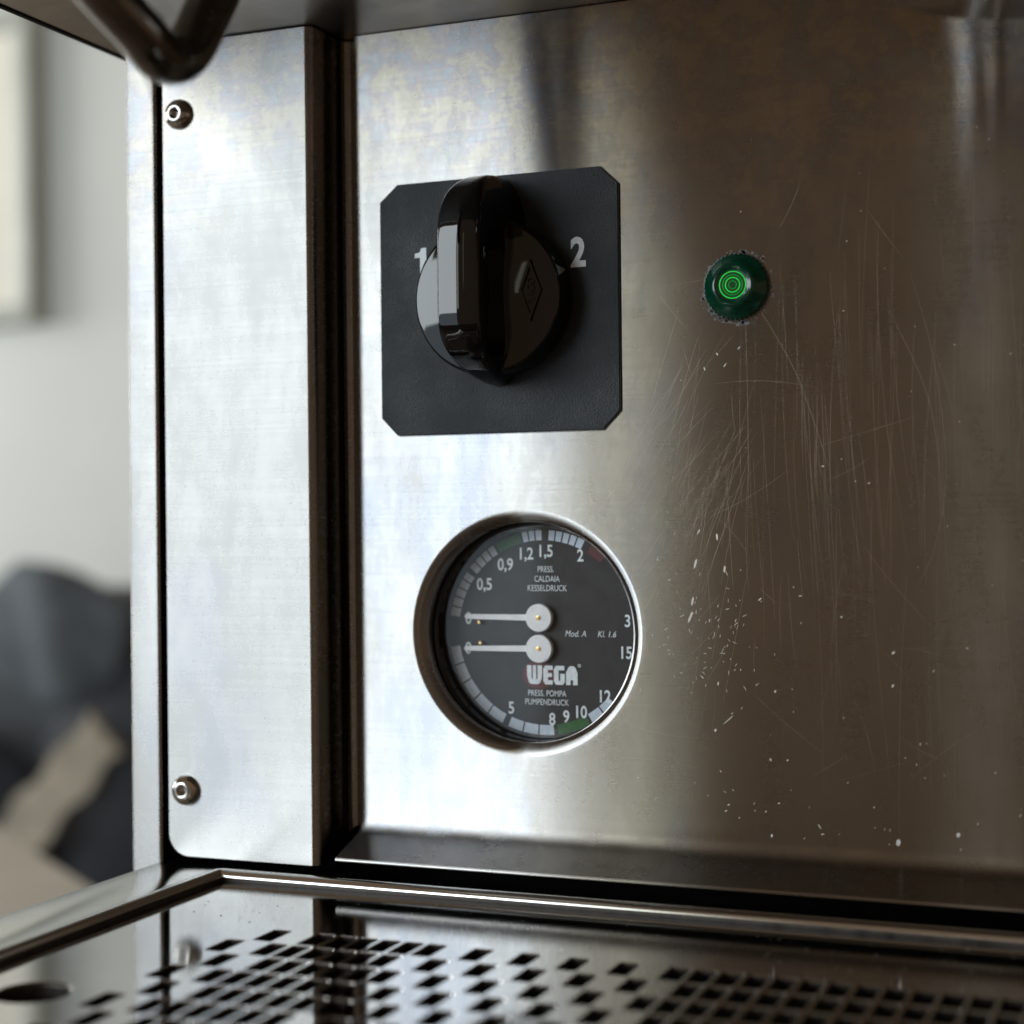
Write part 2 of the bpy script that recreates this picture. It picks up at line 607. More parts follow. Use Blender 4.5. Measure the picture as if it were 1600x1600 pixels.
# --- bent cover strip with its return channel
def sheet(name, plan, zbot, ztop, mat, parent, thick=1.2):
    """bent sheet metal: outer skin, inner skin and the cut edges, each smooth by itself"""
    bm = bmesh.new()
    n = len(plan)
    inner = []
    for i, (x, y) in enumerate(plan):
        a, b = plan[max(i - 1, 0)], plan[min(i + 1, n - 1)]
        d = Vector((b[0] - a[0], b[1] - a[1])).normalized()
        inner.append((x - d.y * thick, y + d.x * thick))

    def skin(pl, flip):
        prev = None
        for (x, y), (x0, y0) in zip(pl, plan):
            cur = (bm.verts.new((x, y, zbot(x0, y0))), bm.verts.new((x, y, ztop)))
            if prev:
                q = (prev[0], cur[0], cur[1], prev[1])
                bm.faces.new(q[::-1] if flip else q)
            prev = cur
    skin(plan, False)
    skin(inner, True)
    prev = None
    for (p0, p1) in zip(plan, inner):
        z = zbot(*p0)
        cur = (bm.verts.new((*p0, z)), bm.verts.new((*p1, z)))
        if prev:
            bm.faces.new((prev[0], prev[1], cur[1], cur[0]))
        prev = cur
    for k in (0, n - 1):
        z = zbot(*plan[k])
        q = [bm.verts.new(c) for c in ((*plan[k], z), (*inner[k], z), (*inner[k], ztop), (*plan[k], ztop))]
        bm.faces.new(q)
    return obj(name, bm, mat, parent, smooth=40, recalc=False)


SX0, SX1, SY = -91.5, -46.2, -14.0
plan = [(SX0 + 6 * (1 - math.cos(k / 10 * PI / 2)), SY) for k in range(11)]
plan.append((SX1 - 2.6, SY))
for k in range(0, 9):
    a = k / 8 * PI / 2
    plan.append((SX1 - 2.2 + 2.2 * math.sin(a), SY + 2.2 - 2.2 * math.cos(a)))
plan.append((SX1, -0.6))
for k in range(0, 9):
    a = k / 8 * PI / 2
    plan.append((SX1 + 2.6 - 2.6 * math.cos(a), 0.6 + 2.6 * math.sin(a)))
plan.append((-36.0, 3.2))


def zb(x, y):
    if y < -13.9 and x < SX0 + 6:
        d = 6 - (x - SX0)
        return -144.4 + 6 - math.sqrt(max(0, 36 - d * d))
    return -144.4 if y < -2 else -144.4 + max(0.0, (y + 2)) * 1.5


cover = sheet('cover_strip', plan, zb, 72.0, M['cover'], mach)


def screw(cx, cz, rot, name='screw'):
    bm = bmesh.new()
    y0 = SY - 0.02
    RH, H = 4.05, 2.7
    prof = [(RH, y0), (RH, y0 - 0.25)]
    for k in range(1, 9):
        a = k / 8 * math.radians(62)
        prof.append((RH * math.cos(a) + 0.1 * k / 8, y0 - 0.25 - (H - 0.35) * math.sin(a) / math.sin(math.radians(62))))
    yf = prof[-1][1]
    rin = 1.45
    prof.append((rin + 0.22, yf))
    rings = lathe(bm, prof, cx, cz, 36)
    # hexagonal socket
    last = rings[-1]
    hx = []
    n = 36
    for i in range(n):
        a = 2 * PI * i / n
        aa = (a - rot) % (PI / 3) - PI / 6
        rr = rin * math.cos(PI / 6) / math.cos(aa)
        hx.append((cx + rr * math.cos(a), cz + rr * math.sin(a)))
    v1 = [bm.verts.new((x, yf + 0.15, z)) for x, z in hx]
    v2 = [bm.verts.new((x, yf + 1.9, z)) for x, z in hx]
    for a_, b_ in ((last, v1), (v1, v2)):
        for i in range(n):
            j = (i + 1) % n
            bm.faces.new((a_[i], b_[i], b_[j], a_[j]))
    bm.faces.new(v2)
    return obj(name, bm, M['screw'], cover, smooth=35)


s1 = screw(-86.3, 53.0, 0.3)
s1['label'] = 'upper hex socket screw of the cover strip'
s2 = screw(-86.0, -126.8, 0.1)
s2['label'] = 'lower hex socket screw of the cover strip'

# --- side panel at the far left, seen edge on
bm = bmesh.new()
box(bm, -103.2, -93.5, -14.4, 300, -250, 71.8, 0.9, 3)
obj('side_panel', bm, M['cover'], mach)
# --- dark chassis behind the sheets
bm = bmesh.new()
box(bm, -93.4, 329, 26, 296, -255, 71.6)
box(bm, -93.3, -47.8, -6, 25.9, -142, 71.4)
obj('chassis', bm, M['dark'], mach, smooth=0)
# --- upper housing whose underside closes the picture at the top
bm = bmesh.new()
hp = [(300, 72.5), (-112, 72.5), (-116, 73.6), (-176, 118), (-180, 134), (-180, 230), (300, 230)]
ha = [bm.verts.new((-107.6, y, z)) for y, z in hp]
hb = [bm.verts.new((420, y, z)) for y, z in hp]
bm.faces.new(ha)
bm.faces.new(hb[::-1])
for i in range(len(hp)):
    j = (i + 1) % len(hp)
    bm.faces.new((ha[i], ha[j], hb[j], hb[i]))
housing = obj('upper_housing', bm, M['housing'], mach)
bm = bmesh.new()
box(bm, -109.4, -107.7, -112, 300, 71.9, 90, 0.4)
obj('edge_strip', bm, M['black_matte'], mach)  # thin black strip along the left edge of the housing
for x in (-80, 300):
    for y in (20, 260):
        bm = bmesh.new()
        lathe(bm, [(0, 0), (18, 0), (18, 8), (0, 8)], 0, 0, 20)
        bmesh.ops.rotate(bm, verts=bm.verts[:], cent=(0, 0, 0), matrix=Matrix.Rotation(PI / 2, 3, 'X'))
        bmesh.ops.translate(bm, verts=bm.verts[:], vec=(x, y, -262.0))
        obj('foot', bm, M['black_matte'], mach)

# --- bent steel pipe hanging from the housing
bm = bmesh.new()
P1, PC, P2 = Vector((-24.8, -121.0, 39.2)), Vector((-23.9, -110.5, 30.6)), Vector((-23.6, -101.5, 46.0))
key = [Vector((-38, -168, 118)), Vector((-36.5, -160, 84)), Vector((-31.5, -141.5, 54.5))]
key = catmull(key, 6)
key += [P1 + (Vector((-27.0, -128.0, 44.1)) - P1) * k for k in (1.3, 0.8, 0.4)]
key += [P1 * (1 - q) ** 2 + PC * 2 * q * (1 - q) + P2 * q * q for q in [k / 16 for k in range(17)]]
key += [Vector((-23.4, -97.0, 52.6)), Vector((-23.2, -92.5, 60)), Vector((-23.2, -88.0, 67)), Vector((-23.2, -84.0, 75))]
tube(bm, key, 5.0, 32)
obj('bent_pipe', bm, M['pipe'], mach, smooth=60)

# --- brew group hanging from the housing, just above the frame; the front panel mirrors it
bm = bmesh.new()
lathe(bm, [(0, 46), (27, 46), (29, 47), (29.5, 49), (29.5, 60), (31.5, 61), (32, 63), (32, 74), (0, 74)], 0, 0, 64)
bmesh.ops.rotate(bm, verts=bm.verts[:], cent=(0, 0, 0), matrix=Matrix.Rotation(PI / 2, 3, 'X'))
bmesh.ops.translate(bm, verts=bm.verts[:], vec=(136, -64, 0))
obj('brew_group', bm, M['chrome'], mach, smooth=35)

# --- selector switch
pts = [(-33.6, 27.5), (-33.6, -29.0), (-29.0, -33.7), (27.6, -33.7), (32.2, -29.0), (32.2, 27.3), (27.5, 31.8), (-28.5, 31.8)]
bm = bmesh.new()
poly_y(bm, pts, -1.0, -0.02)
bmesh.ops.bevel(bm, geom=[e for e in bm.edges if all(v.co.y < -0.9 for v in e.verts)], offset=0.3, segments=2, affect='EDGES')
plate = obj('switch_plate', bm, M['plate'], mach)
bm = bmesh.new()
poly_y(bm, [(-21.1 + a, 11.2 + b) for a, b in ((-0.9, -3.6), (0.9, -3.6), (0.9, 3.6), (-0.55, 3.6), (-1.0, 2.5), (-2.4, 2.2), (-2.4, 1.1), (-0.9, 1.1))], -1.06, -1.0)
obj('numeral', bm, M['print'], plate, smooth=0)
text('numeral', '2', 21.5, 11.0, -1.02, 7.2, 0.80, M['print'], plate, bold=0.035)
# knob: round foot with a tall thumb grip
bm = bmesh.new()
prof = [(19.9, -1.05), (19.9, -5.0)]
for k in range(0, 7):
    a = k / 6 * PI / 2
    prof.append((18.7 + 0.9 * math.cos(a), -8.7 - 0.9 * math.sin(a)))
prof += [(17.6, -9.9), (9.0, -11.35), (0.0, -12.5)]
lathe(bm, prof, 0, 0, 96)
obj('knob_base', bm, M['knob'], plate, smooth=35)
bm = bmesh.new()
prev = None
NS = 72
for i in range(NS + 1):
    tt = -math.cos(PI * i / NS)            # slices crowd towards both ends
    z = 2 + (28.8 if tt > 0 else 23.8) * tt
    q = 1 / 2.2 if tt > 0 else 1 / 1.35
    d = 1.2 + 26.6 * max(0.0, 1 - abs(tt) ** (4 if tt > 0 else 4.6)) ** q
    ze, rr = (16.5, 14.4) if tt > 0 else (-8.0, -13.9)
    e_ = (z - ze) / rr
    w_ = 5.3 * (math.sqrt(max(0.0, 1 - min(1.0, e_) ** 2)) if e_ > 0 else 1.0) + 0.05
    rb = min(1.1, w_ * 0.5, d * 0.3)
    cs = []
    for sx in (-1, 1):
        half = []
        for yy in (1.0, 4.0, 7.0, 9.0, 11.0, 13.5, 17.0, 21.0):
            if yy < d - rb - 0.3:
                fl = max(0.0, (22 - yy) / 21)
                half.append((sx * w_ * (1 + 0.42 * fl ** 2.2), -yy))
            else:
                half.append((sx * w_ * (1 + 0.42 * max(0.0, (22 - d + rb) / 21) ** 2.2), -(d - rb) + 0.001))
        for k in range(1, 6):
            a = k / 5 * PI / 2
            half.append((sx * (w_ - rb + rb * math.cos(a)), -(d - rb + rb * math.sin(a))))
        cs.append(half)
    mid = []
    for k in range(1, 8):
        x = (-1 + 2 * k / 8) * (w_ - rb)
        mid.append((x, -d))
    loop = cs[0] + mid + cs[1][::-1]
    loop = [(x, y + (0.05 * max(0.0, x - 0.2) ** 2 if y < -9 else 0.0)) for x, y in loop]
    ring = [bm.verts.new((x, y, z)) for x, y in loop]
    if prev:
        for k in range(len(ring) - 1):
            bm.faces.new((prev[k], prev[k + 1], ring[k + 1], ring[k]))
    else:
        bm.faces.new(ring)
    prev = ring
bm.faces.new(prev[::-1])
kg = obj('knob_grip', bm, M['knob'], plate, smooth=60)
# maker's lozenge embossed on the foot of the knob
bm = bmesh.new()
ex, ez = 12.6, 0.6
lz = lambda a, b: [(ex + a, ez), (ex, ez + b), (ex - a, ez), (ex, ez - b)]
o_, i_ = lz(2.9, 7.8), lz(2.1, 5.9)
ov = [bm.verts.new((x, -10.15, z)) for x, z in o_]
ot = [bm.verts.new((x * 0.95 + ex * 0.05, -11.5, z * 0.95 + ez * 0.05)) for x, z in o_]
it = [bm.verts.new((x, -11.5, z)) for x, z in i_]
ib = [bm.verts.new((x, -10.45, z)) for x, z in i_]
for a_, b_ in ((ov, ot), (ot, it), (it, ib)):
    for i in range(4):
        j = (i + 1) % 4
        bm.faces.new((a_[i], b_[i], b_[j], a_[j]))
bm.faces.new(ib)
for v in bm.verts:
    v.co.y += 0.18 * (v.co.x - ex) - 0.1
obj('emblem', bm, M['knob'], plate, smooth=0)
e = text('emblem_lettering', 'BACO', ex, ez, -11.1, 1.9, 0.9, M['knob'], plate, bold=0.02, rot=PI / 2)

for v in e.data.vertices:
    v.co.y += 0.18 * (v.co.x - ex * MM) - 0.0001

# --- pressure gauge
DY = 12.0
DZ = -85.2
DX = 5.6
bm = bmesh.new()
lathe(bm, [(33, 4.0 + 9), (33, 7.4), (30.2, 6.9), (29.6, 6.6), (29.1, 6.9), (28.9, 7.4), (28.4, 7.2), (28.0, 7.5), (27.7, 8.4), (27.4, 13)], DX, DZ, 96)
gauge = obj('pressure_gauge', bm, M['ring'], mach, smooth=35)
bm = bmesh.new()
lathe(bm, [(32, DY), (0, DY)], DX, DZ, 96)
obj('dial', bm, M['dial'], gauge, smooth=0)


def seg(a0, a1, mat, name='scale_segment', r0=24.0, r1=26.6):
    bm = bmesh.new()
    k = max(2, int(abs(a1 - a0) / 3))
    P_ = []
    for i in range(k + 1):
        a = math.radians(a0 + (a1 - a0) * i / k)
        P_.append((DX + 0.6 + r1 * math.cos(a), DZ + r1 * math.sin(a)))
    for i in range(k, -1, -1):
        a = math.radians(a0 + (a1 - a0) * i / k)
        P_.append((DX + 0.6 + r0 * math.cos(a), DZ + r0 * math.sin(a)))
    poly_y(bm, P_, DY - 0.06, DY - 0.01)
    obj(name, bm, mat, gauge, smooth=0)


def segs(edges, gap=0.45):
    for a, b in zip(edges, edges[1:]):
        s = 1 if b > a else -1
        seg(a + s * gap, b - s * gap, M['seg'])


segs([171.3, 165.2, 159.4, 153.9, 148.6, 143.4])
segs([141.2, 136.2, 131.2, 126.2, 121.2])
seg(120.3, 103.8, M['green_print'], 'scale_zone')
segs([103.2, 99.0, 94.8, 90.2])
segs([86.6, 82.1, 77.6, 73.1, 68.6, 63.6])
seg(59.5, 49.0, M['red_print'], 'scale_zone')
segs([188.6, 199.8, 211.0, 222.2, 233.4, 244.2])
segs([247.2, 256.8, 266.6, 276.4])
seg(278.4, 298.4, M['green_print'], 'scale_zone')
segs([299.6, 308.6, 317.6])
for body, dx, dz in (('0,5', -15.9, 12.6), ('0,9', -9.9, 17.8), ('1,2', -4.2, 20.6), ('1,5', 1.3, 21.3), ('2', 11.0, 20.1), ('3', 23.6, 3.4), ('15', 23.0, -4.7),
                     ('12', 17.1, -16.0), ('10', 10.6, -20.2), ('9', 6.7, -21.5), ('8', 2.8, -22.3), ('5', -8.6, -19.7), ('0', -20.6, 3.6), ('0', -20.7, -4.3)):
    text('dial_number', body, DX + dx, DZ + dz, DY - 0.08, 3.15, 0.84, M['print'], gauge, bold=0.02)
for body, dx, dz in (('PRESS.', 1.4, 16.5), ('CALDAIA', 1.7, 14.0), ('KESSELDRUCK', 1.7, 11.6), ('PRESS. POMPA', 1.4, -15.7), ('PUMPENDRUCK', 1.3, -18.0)):
    text('dial_lettering', body, DX + dx, DZ + dz, DY - 0.05, 1.6, 0.76, M['print'], gauge)
text('dial_lettering', 'Mod. A', DX + 9.4, DZ - 0.1, DY - 0.05, 1.65, 0.85, M['print'], gauge, shear=0.25)
text('dial_lettering', 'Kl. 1.6', DX + 17.9, DZ - 0.1, DY - 0.05, 1.65, 0.85, M['print'], gauge, shear=0.25)
# the word mark: heavy rounded capitals on a dark red disc
bm = bmesh.new()
P_ = []
for i in range(28):
    a = 2 * PI * i / 28
    P_.append((DX - 0.9 + 4.6 * math.cos(a), DZ - 11.0 + 3.7 * math.sin(a)))
poly_y(bm, P_, DY - 0.04, DY - 0.01)
obj('mark_disc', bm, M['red_print'], gauge, smooth=0)
GL = {
    'W': [[(0, 5), (1.25, 5), (1.25, 1.5), (1.62, 1.2), (1.62, 5), (2.55, 5), (2.55, 1.2), (2.95, 1.5), (2.95, 5), (4.2, 5), (4.2, 2.2), (3.7, 0.5), (3.1, 0), (1.1, 0), (0.5, 0.5), (0, 2.2)]],
    'E': [[(0, 4.2), (0.6, 5), (2.6, 5), (2.6, 3.85), (1.3, 3.85), (1.3, 3.05), (2.4, 3.05), (2.4, 2.0), (1.3, 2.0), (1.3, 1.15), (2.6, 1.15), (2.6, 0), (0.6, 0), (0, 0.8)]],
    'G': [[(0, 4.2), (0.6, 5), (2.9, 5), (2.9, 3.85), (1.3, 3.85), (1.3, 1.1), (1.75, 1.1), (1.75, 2.9), (3.0, 2.9), (3.0, 0.7), (2.5, 0), (0.6, 0), (0, 0.8)]],
    'A': [[(0, 0), (0, 3.2), (0.7, 4.6), (1.2, 5), (2.1, 5), (2.6, 4.6), (3.2, 3.2), (3.2, 0), (1.95, 0), (1.95, 1.3), (1.25, 1.3), (1.25, 0)]],
}
cx = 0.0
total = 4.2 + 2.6 + 3.0 + 3.2 + 0.35 * 3
sc_ = 14.0 / total
for ch, wd in (('W', 4.2), ('E', 2.6), ('G', 3.0), ('A', 3.2)):
    bm = bmesh.new()
    for pl in GL[ch]:
        P_ = [(DX + 2.9 - 7.0 + (cx + x) * sc_, DZ - 11.0 + (z - 2.5) * 0.98) for x, z in pl]
        poly_y(bm, P_, DY - 0.075, DY - 0.05)
    if ch == 'A':
        pass
    obj('mark_letter', bm, M['print'], gauge, smooth=0)
    cx += wd + 0.35
bm = bmesh.new()
lathe(bm, [(0.42, DY - 0.07), (0.25, DY - 0.07)], DX + 10.4, DZ - 8.4, 16)
obj('registered_mark', bm, M['print'], gauge, smooth=0)
# needles
for hz, tip, dz in ((3.9, -20.9, 0.1), (-4.1, -21.1, -0.3)):
    bm = bmesh.new()
    yb = DY - 3.0 + 2.0
    P_ = [(DX + 0.3, DZ + hz + 0.85), (DX + tip, DZ + hz + dz + 0.62), (DX + tip - 0.35, DZ + hz + dz), (DX + tip, DZ + hz + dz - 0.62), (DX + 0.3, DZ + hz - 0.85)]
    poly_y(bm, P_, yb - 0.3, yb)
    b2 = bmesh.new()
    lathe(b2, [(3.55, yb + 0.6), (3.65, yb + 0.3), (3.65, yb - 0.9), (3.45, yb - 1.15), (0, yb - 1.2)], DX, DZ + hz, 40)
    join(bm, b2)
    nd = obj('needle', bm, M['needle'], gauge, smooth=35)
    nd['label'] = 'upper white needle at zero' if hz > 0 else 'lower white needle at zero'
    bm = bmesh.new()
    lathe(bm, [(0.6, yb - 1.15), (0.6, yb - 1.4), (0.32, yb - 1.45), (0.25, yb - 1.25), (0, yb - 1.25)], DX, DZ + hz, 20)
    obj('needle_pin', bm, M['brass'], gauge, smooth=35)
for px, pz in ((-17.0, 2.5), (-16.7, -2.9)):
    bm = bmesh.new()
    lathe(bm, [(0.55, DY), (0.55, DY - 1.4), (0.4, DY - 1.6), (0, DY - 1.62)], DX + px, DZ + pz, 16)
    obj('stop_pin', bm, M['brass'], gauge, smooth=35)
bm = bmesh.new()
lathe(bm, [(28.6, 8.3), (0, 8.3)], DX, DZ, 96)
obj('cover_glass', bm, M['glass'], gauge, smooth=0)

# --- green indicator lamp
LX, LZ = 61.8, -0.3
bm = bmesh.new()
n = 88
prof = [(8.15, -0.02, 1), (8.15, -1.5, 1), (7.7, -2.0, 0.6), (7.2, -2.2, 0), (5.4, -4.4, 0), (5.0, -4.75, 0), (4.5, -4.9, 0), (4.1, -4.75, 0), (3.7, -4.55, 0), (0, -4.5, 0)]
rings = []
for (rad, y, kn) in prof:
    if rad == 0:
        rings.append([bm.verts.new((LX, y, LZ))])
        continue
    rings.append([bm.verts.new((LX + (rad - (0.42 * kn if i % 2 else 0)) * math.cos(2 * PI * i / n), y, LZ + (rad - (0.42 * kn if i % 2 else 0)) * math.sin(2 * PI * i / n))) for i in range(n)])
for a, b in zip(rings, rings[1:]):
    for i in range(n):
        j = (i + 1) % n
        if len(b) == 1:
            bm.faces.new((a[i], b[0], a[j]))
        else:
            bm.faces.new((a[i], b[i], b[j], a[j]))
lamp = obj('indicator_lamp', bm, M['lens'], mach, smooth=35)
lamp['label'] = 'knurled green indicator lamp, lit'
bm = bmesh.new()
lathe(bm, [(3.4, -4.56), (0, -4.56)], LX, LZ, 48)
obj('lens_core', bm, M['core'], lamp, smooth=0)
for rr, mt in ((3.2, 'lit'), (2.4, 'dim'), (1.75, 'lit'), (0.95, 'dim')):
    bm = bmesh.new()
    w_ = 0.1
    lathe(bm, [(rr + w_, -4.57), (rr, -4.72), (rr - w_, -4.57)], LX, LZ, 48)
    obj('lens_ridge', bm, M[mt], lamp, smooth=60)

# --- wear on the front panel: nicks, hairline scratches, limescale
def px(cx, cy):   # measured spot on the sheet (mm) from a survey grid of the worn corner
    return cx, cy


bm = bmesh.new()


def sliver(bm, x, z, ln, ang, wd, y=-0.03):
    c, s = math.cos(ang), math.sin(ang)
    P_ = [(-ln / 2, 0), (-ln * 0.2, wd / 2), (ln * 0.3, wd * 0.45), (ln / 2, 0), (ln * 0.25, -wd / 2), (-ln * 0.25, -wd * 0.4)]
    bm.faces.new([bm.verts.new((x + a * c - b * s, y, z + a * s + b * c)) for a, b in P_])


NICKS = [
    # x, z, length, angle (deg), width
    (50.6, -67.0, 2.6, 75, .55), (49.8, -76.1, 2.4, 80, .5), (49.2, -80.0, 3.2, 68, .55), (51.5, -59.2, 1.5, 60, .35), (56.1, -60.5, 1.8, 95, .5), (57.9, -68.3, 1.8, 85, .5),
    (66.5, -75.5, 1.2, 40, .3), (76.3, -74.6, .9, 5, .25), (55.2, -107.3, .9, 70, .5), (58.4, -104.7, 3.6, 42, .2), (68.7, -113.8, .8, -60, .4), (72.8, -113.8, .6, 30, .3),
    (98.7, -131.8, 1.7, 82, .95), (112.3, -129.2, 1.2, 75, .85), (108.6, -138.6, 1.0, 0, .6), (134.5, -95.6, 1.0, -40, .6), (68.8, -132.0, .9, 80, .5), (54.9, -136.9, .9, 80, .5),
    (80.3, -129.1, 1.4, -55, .25), (81.0, -130.9, .8, 10, .3), (98.0, -87.7, 1.0, 45, .5), (97.8, -95.4, .9, 60, .5), (86.0, -79.5, .5, 0, .4), (92.8, -48.1, .6, 40, .3),
    (82.0, -43.9, .7, 10, .3), (114.7, -86.3, .5, 0, .4), (128.7, -91.4, .5, 60, .4), (56.6, -16.2, .9, -60, .3), (53.4, -19.6, 1.0, -70, .25), (58.5, -19.0, 1.2, 55, .25), (62, -15.0, .9, 50, .25),
    (44.0, -70.9, .6, 30, .35), (41.0, -66.0, .5, 60, .3), (100, -134.6, .5, 0, .5), (70, -97.5, .8, 70, .4), (56.0, -96.0, 1.0, 85, .35), (52.0, -94.5, 1.2, -40, .2),
]
for q in NICKS:
    sliver(bm, q[0], q[1], q[2], math.radians(q[3]), q[4])
for i in range(90):
    x = random.gauss(54, 9)
    z = random.gauss(-86, 8)
    sliver(bm, x, z, random.uniform(0.3, 1.4), random.gauss(1.2, 0.6), random.uniform(0.06, 0.16))
for i in range(48):
    x = random.uniform(34, 128)
    z = -139.5 + abs(random.gauss(0, 14))
    if z > -134 + 0:
        sliver(bm, x, z if z > -132.8 else -132.5, random.uniform(0.2, 0.9), random.gauss(1.3, 0.7), random.uniform(0.08, 0.26))
for i in range(40):
    sliver(bm, random.uniform(40, 128), random.uniform(-130, 40), random.uniform(0.2, 0.6), random.uniform(0, PI), random.uniform(0.1, 0.25))
o = obj('paint_nick', bm, M['nick'], panel, smooth=0, recalc=False)
o['kind'] = 'stuff'

bm = bmesh.new()


def hairline(bm, pts, wd, y=-0.02):
    prev = None
    for i, (x, z) in enumerate(pts):
        a = pts[max(i - 1, 0)]
        b = pts[min(i + 1, len(pts) - 1)]
        d = Vector((b[0] - a[0], b[1] - a[1])).normalized()
        k = wd / 2 * (0.3 + 0.7 * math.sin(PI * (i + 0.5) / len(pts)))
        cur = (bm.verts.new((x - d.y * k, y, z + d.x * k)), bm.verts.new((x + d.y * k, y, z - d.x * k)))
        if prev:
            bm.faces.new((prev[0], prev[1], cur[1], cur[0]))
        prev = cur


def arc_line(x, z, ln, ang, bend, n=12):
    out = []
    for i in range(n + 1):
        s = i / n - 0.5
        a = ang + bend * s
        out.append((x + math.cos(ang) * ln * s - math.sin(ang) * bend * ln * s * s * 0.5, z + math.sin(ang) * ln * s + math.cos(ang) * bend * ln * s * s * 0.5))
    return out


for i in range(110):      # near-vertical wiping marks
    x = random.uniform(62, 128)
    z = random.gauss(-52, 30)
    hairline(bm, arc_line(x, z, random.uniform(12, 70), math.radians(random.gauss(91, 2.5)), random.uniform(-0.25, 0.1)), random.uniform(0.015, 0.045))
for i in range(80):       # slanting marks left of the worn patch
    hairline(bm, arc_line(random.gauss(50, 7), random.gauss(-50, 18), random.uniform(8, 40), math.radians(random.gauss(66, 14)), random.uniform(-0.3, 0.3)), random.uniform(0.015, 0.05))
for i in range(40):
    hairline(bm, arc_line(random.uniform(40, 125), random.uniform(-125, 20), random.uniform(5, 25), random.uniform(0, PI), random.uniform(-0.4, 0.4)), random.uniform(0.015, 0.04))
for ln in (((103, 0), (108, -20), (110.5, -45), (108, -62), (104, -72)), ((66, -4), (76, -22), (84, -46)), ((98, -8), (107, -30), (110, -58))):
    hairline(bm, [(q.x, q.y) for q in catmull([(a, b, 0) for a, b in ln], 6)], 0.055)
o = obj('hairline_scratch', bm, M['hair'], panel, smooth=0, recalc=False)
o['kind'] = 'stuff'

bm = bmesh.new()
for i in range(95):      # crusty ring round the lamp, thicker at the top and lower left
    a = random.choice((random.gauss(75, 22), random.gauss(235, 30), random.uniform(0, 360)))
    rr = 8.4 + abs(random.gauss(0, 0.4))
    s = random.choice((0.12, 0.18, 0.3, 0.55)) * random.uniform(0.7, 1.2)
    x, z = LX + rr * math.cos(math.radians(a)), LZ + rr * math.sin(math.radians(a))
    P_ = []
    for k in range(6):
        q = 2 * PI * k / 6
        P_.append((x + s * random.uniform(0.6, 1.2) * math.cos(q), z + s * random.uniform(0.6, 1.2) * math.sin(q)))
    poly_y(bm, P_, -0.06, -0.01)
o = obj('limescale', bm, M['lime'], panel, smooth=0)
o['kind'] = 'stuff'

# ------------------------------------------------------------------ drip tray
tray = thing('drip_tray', 'polished steel drip tray with rectangular slots below the machine front', 'drip tray')
TZ = -148.6       # tray sheet
RZ = -146.4       # rim
TX0, TY1 = -71.2, -20.7   # inner edge of the sheet at left and rear
TX1, TY0 = 340.0, -230.0
PX, PY = 5.52, 11.2
HX, HY = 4.75, 10.5        # outer outline of a slot
slots = []
for rrow in range(1, 14):
    odd = rrow % 2 == 1
    y = -66.3 - (rrow - 1) * PY
    cols = []
    if odd:
        cols = ([-5] if True else []) + list(range(-3, 3)) + [4, 6, 8, 10] + list(range(12, 60))
        if rrow >= 9:
            cols = [-7] + cols
        if rrow == 1:
            cols = cols
    else:
        cols = [-6] + list(range(-4, 2)) + [3, 5, 7, 9, 11] + list(range(13, 60))
    for c in cols:
        x = -1.9 + c * PX
        slots.append((x, y))
HOLE = (-51.2, -122.8, 7.9)
xs = sorted({round(v, 4) for x, y in slots for v in (x - HX / 2, x + HX / 2)} | {TX0, TX1, HOLE[0] - 9, HOLE[0] + 9})
ys = sorted({round(v, 4) for x, y in slots for v in (y - HY / 2, y + HY / 2)} | {TY0, TY1, HOLE[1] - 9, HOLE[1] + 9})
cells = {(round(x - HX / 2, 4), round(y - HY / 2, 4)) for x, y in slots}
bm = bmesh.new()
vt = {}


def V_(x, y, z=TZ):
    k = (round(x, 4), round(y, 4), round(z, 4))
    if k not in vt:
        vt[k] = bm.verts.new((x, y, z))
    return vt[k]


hx0, hx1, hy0, hy1 = HOLE[0] - 9, HOLE[0] + 9, HOLE[1] - 9, HOLE[1] + 9
for i in range(len(xs) - 1):
    for j in range(len(ys) - 1):
        a, b, c, d = xs[i], xs[i + 1], ys[j], ys[j + 1]
        mx_, my_ = (a + b) / 2, (c + d) / 2
        if hx0 < mx_ < hx1 and hy0 < my_ < hy1:
            continue
        if any(abs(mx_ - x) < HX / 2 and abs(my_ - y) < HY / 2 for x, y in slots):
            continue
        bm.faces.new((V_(a, c), V_(b, c), V_(b, d), V_(a, d)))


def slot_ring(x, y):
    """rolled-down edge and walls of one slot"""
    steps = [(0.0, 0.0), (0.12, -0.05), (0.19, -0.18), (0.21, -0.4), (0.15, -1.4)]
    rings = []
    for ins, dz in steps:
        hx, hy, c = HX / 2 - ins, HY / 2 - ins, 0.0 if ins == 0 else 0.45
        P_ = []
        for sx, sy in ((1, 1), (-1, 1), (-1, -1), (1, -1)):
            if (sx * sy) > 0:
                P_ += [(sx * hx, sy * (hy - c)), (sx * (hx - c), sy * hy)]
            else:
                P_ += [(sx * (hx - c), sy * hy), (sx * hx, sy * (hy - c))]
        rings.append([bm.verts.new((x + a, y + b, TZ + dz)) for a, b in P_])
    for A1, B1 in zip(rings, rings[1:]):
        for i in range(8):
            j = (i + 1) % 8
            fc = bm.faces.new((A1[i], A1[j], B1[j], B1[i]))
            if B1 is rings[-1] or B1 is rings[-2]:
                fc.material_index = 1  # slot walls coloured dark in place of shade


for x, y in slots:
    slot_ring(x, y)
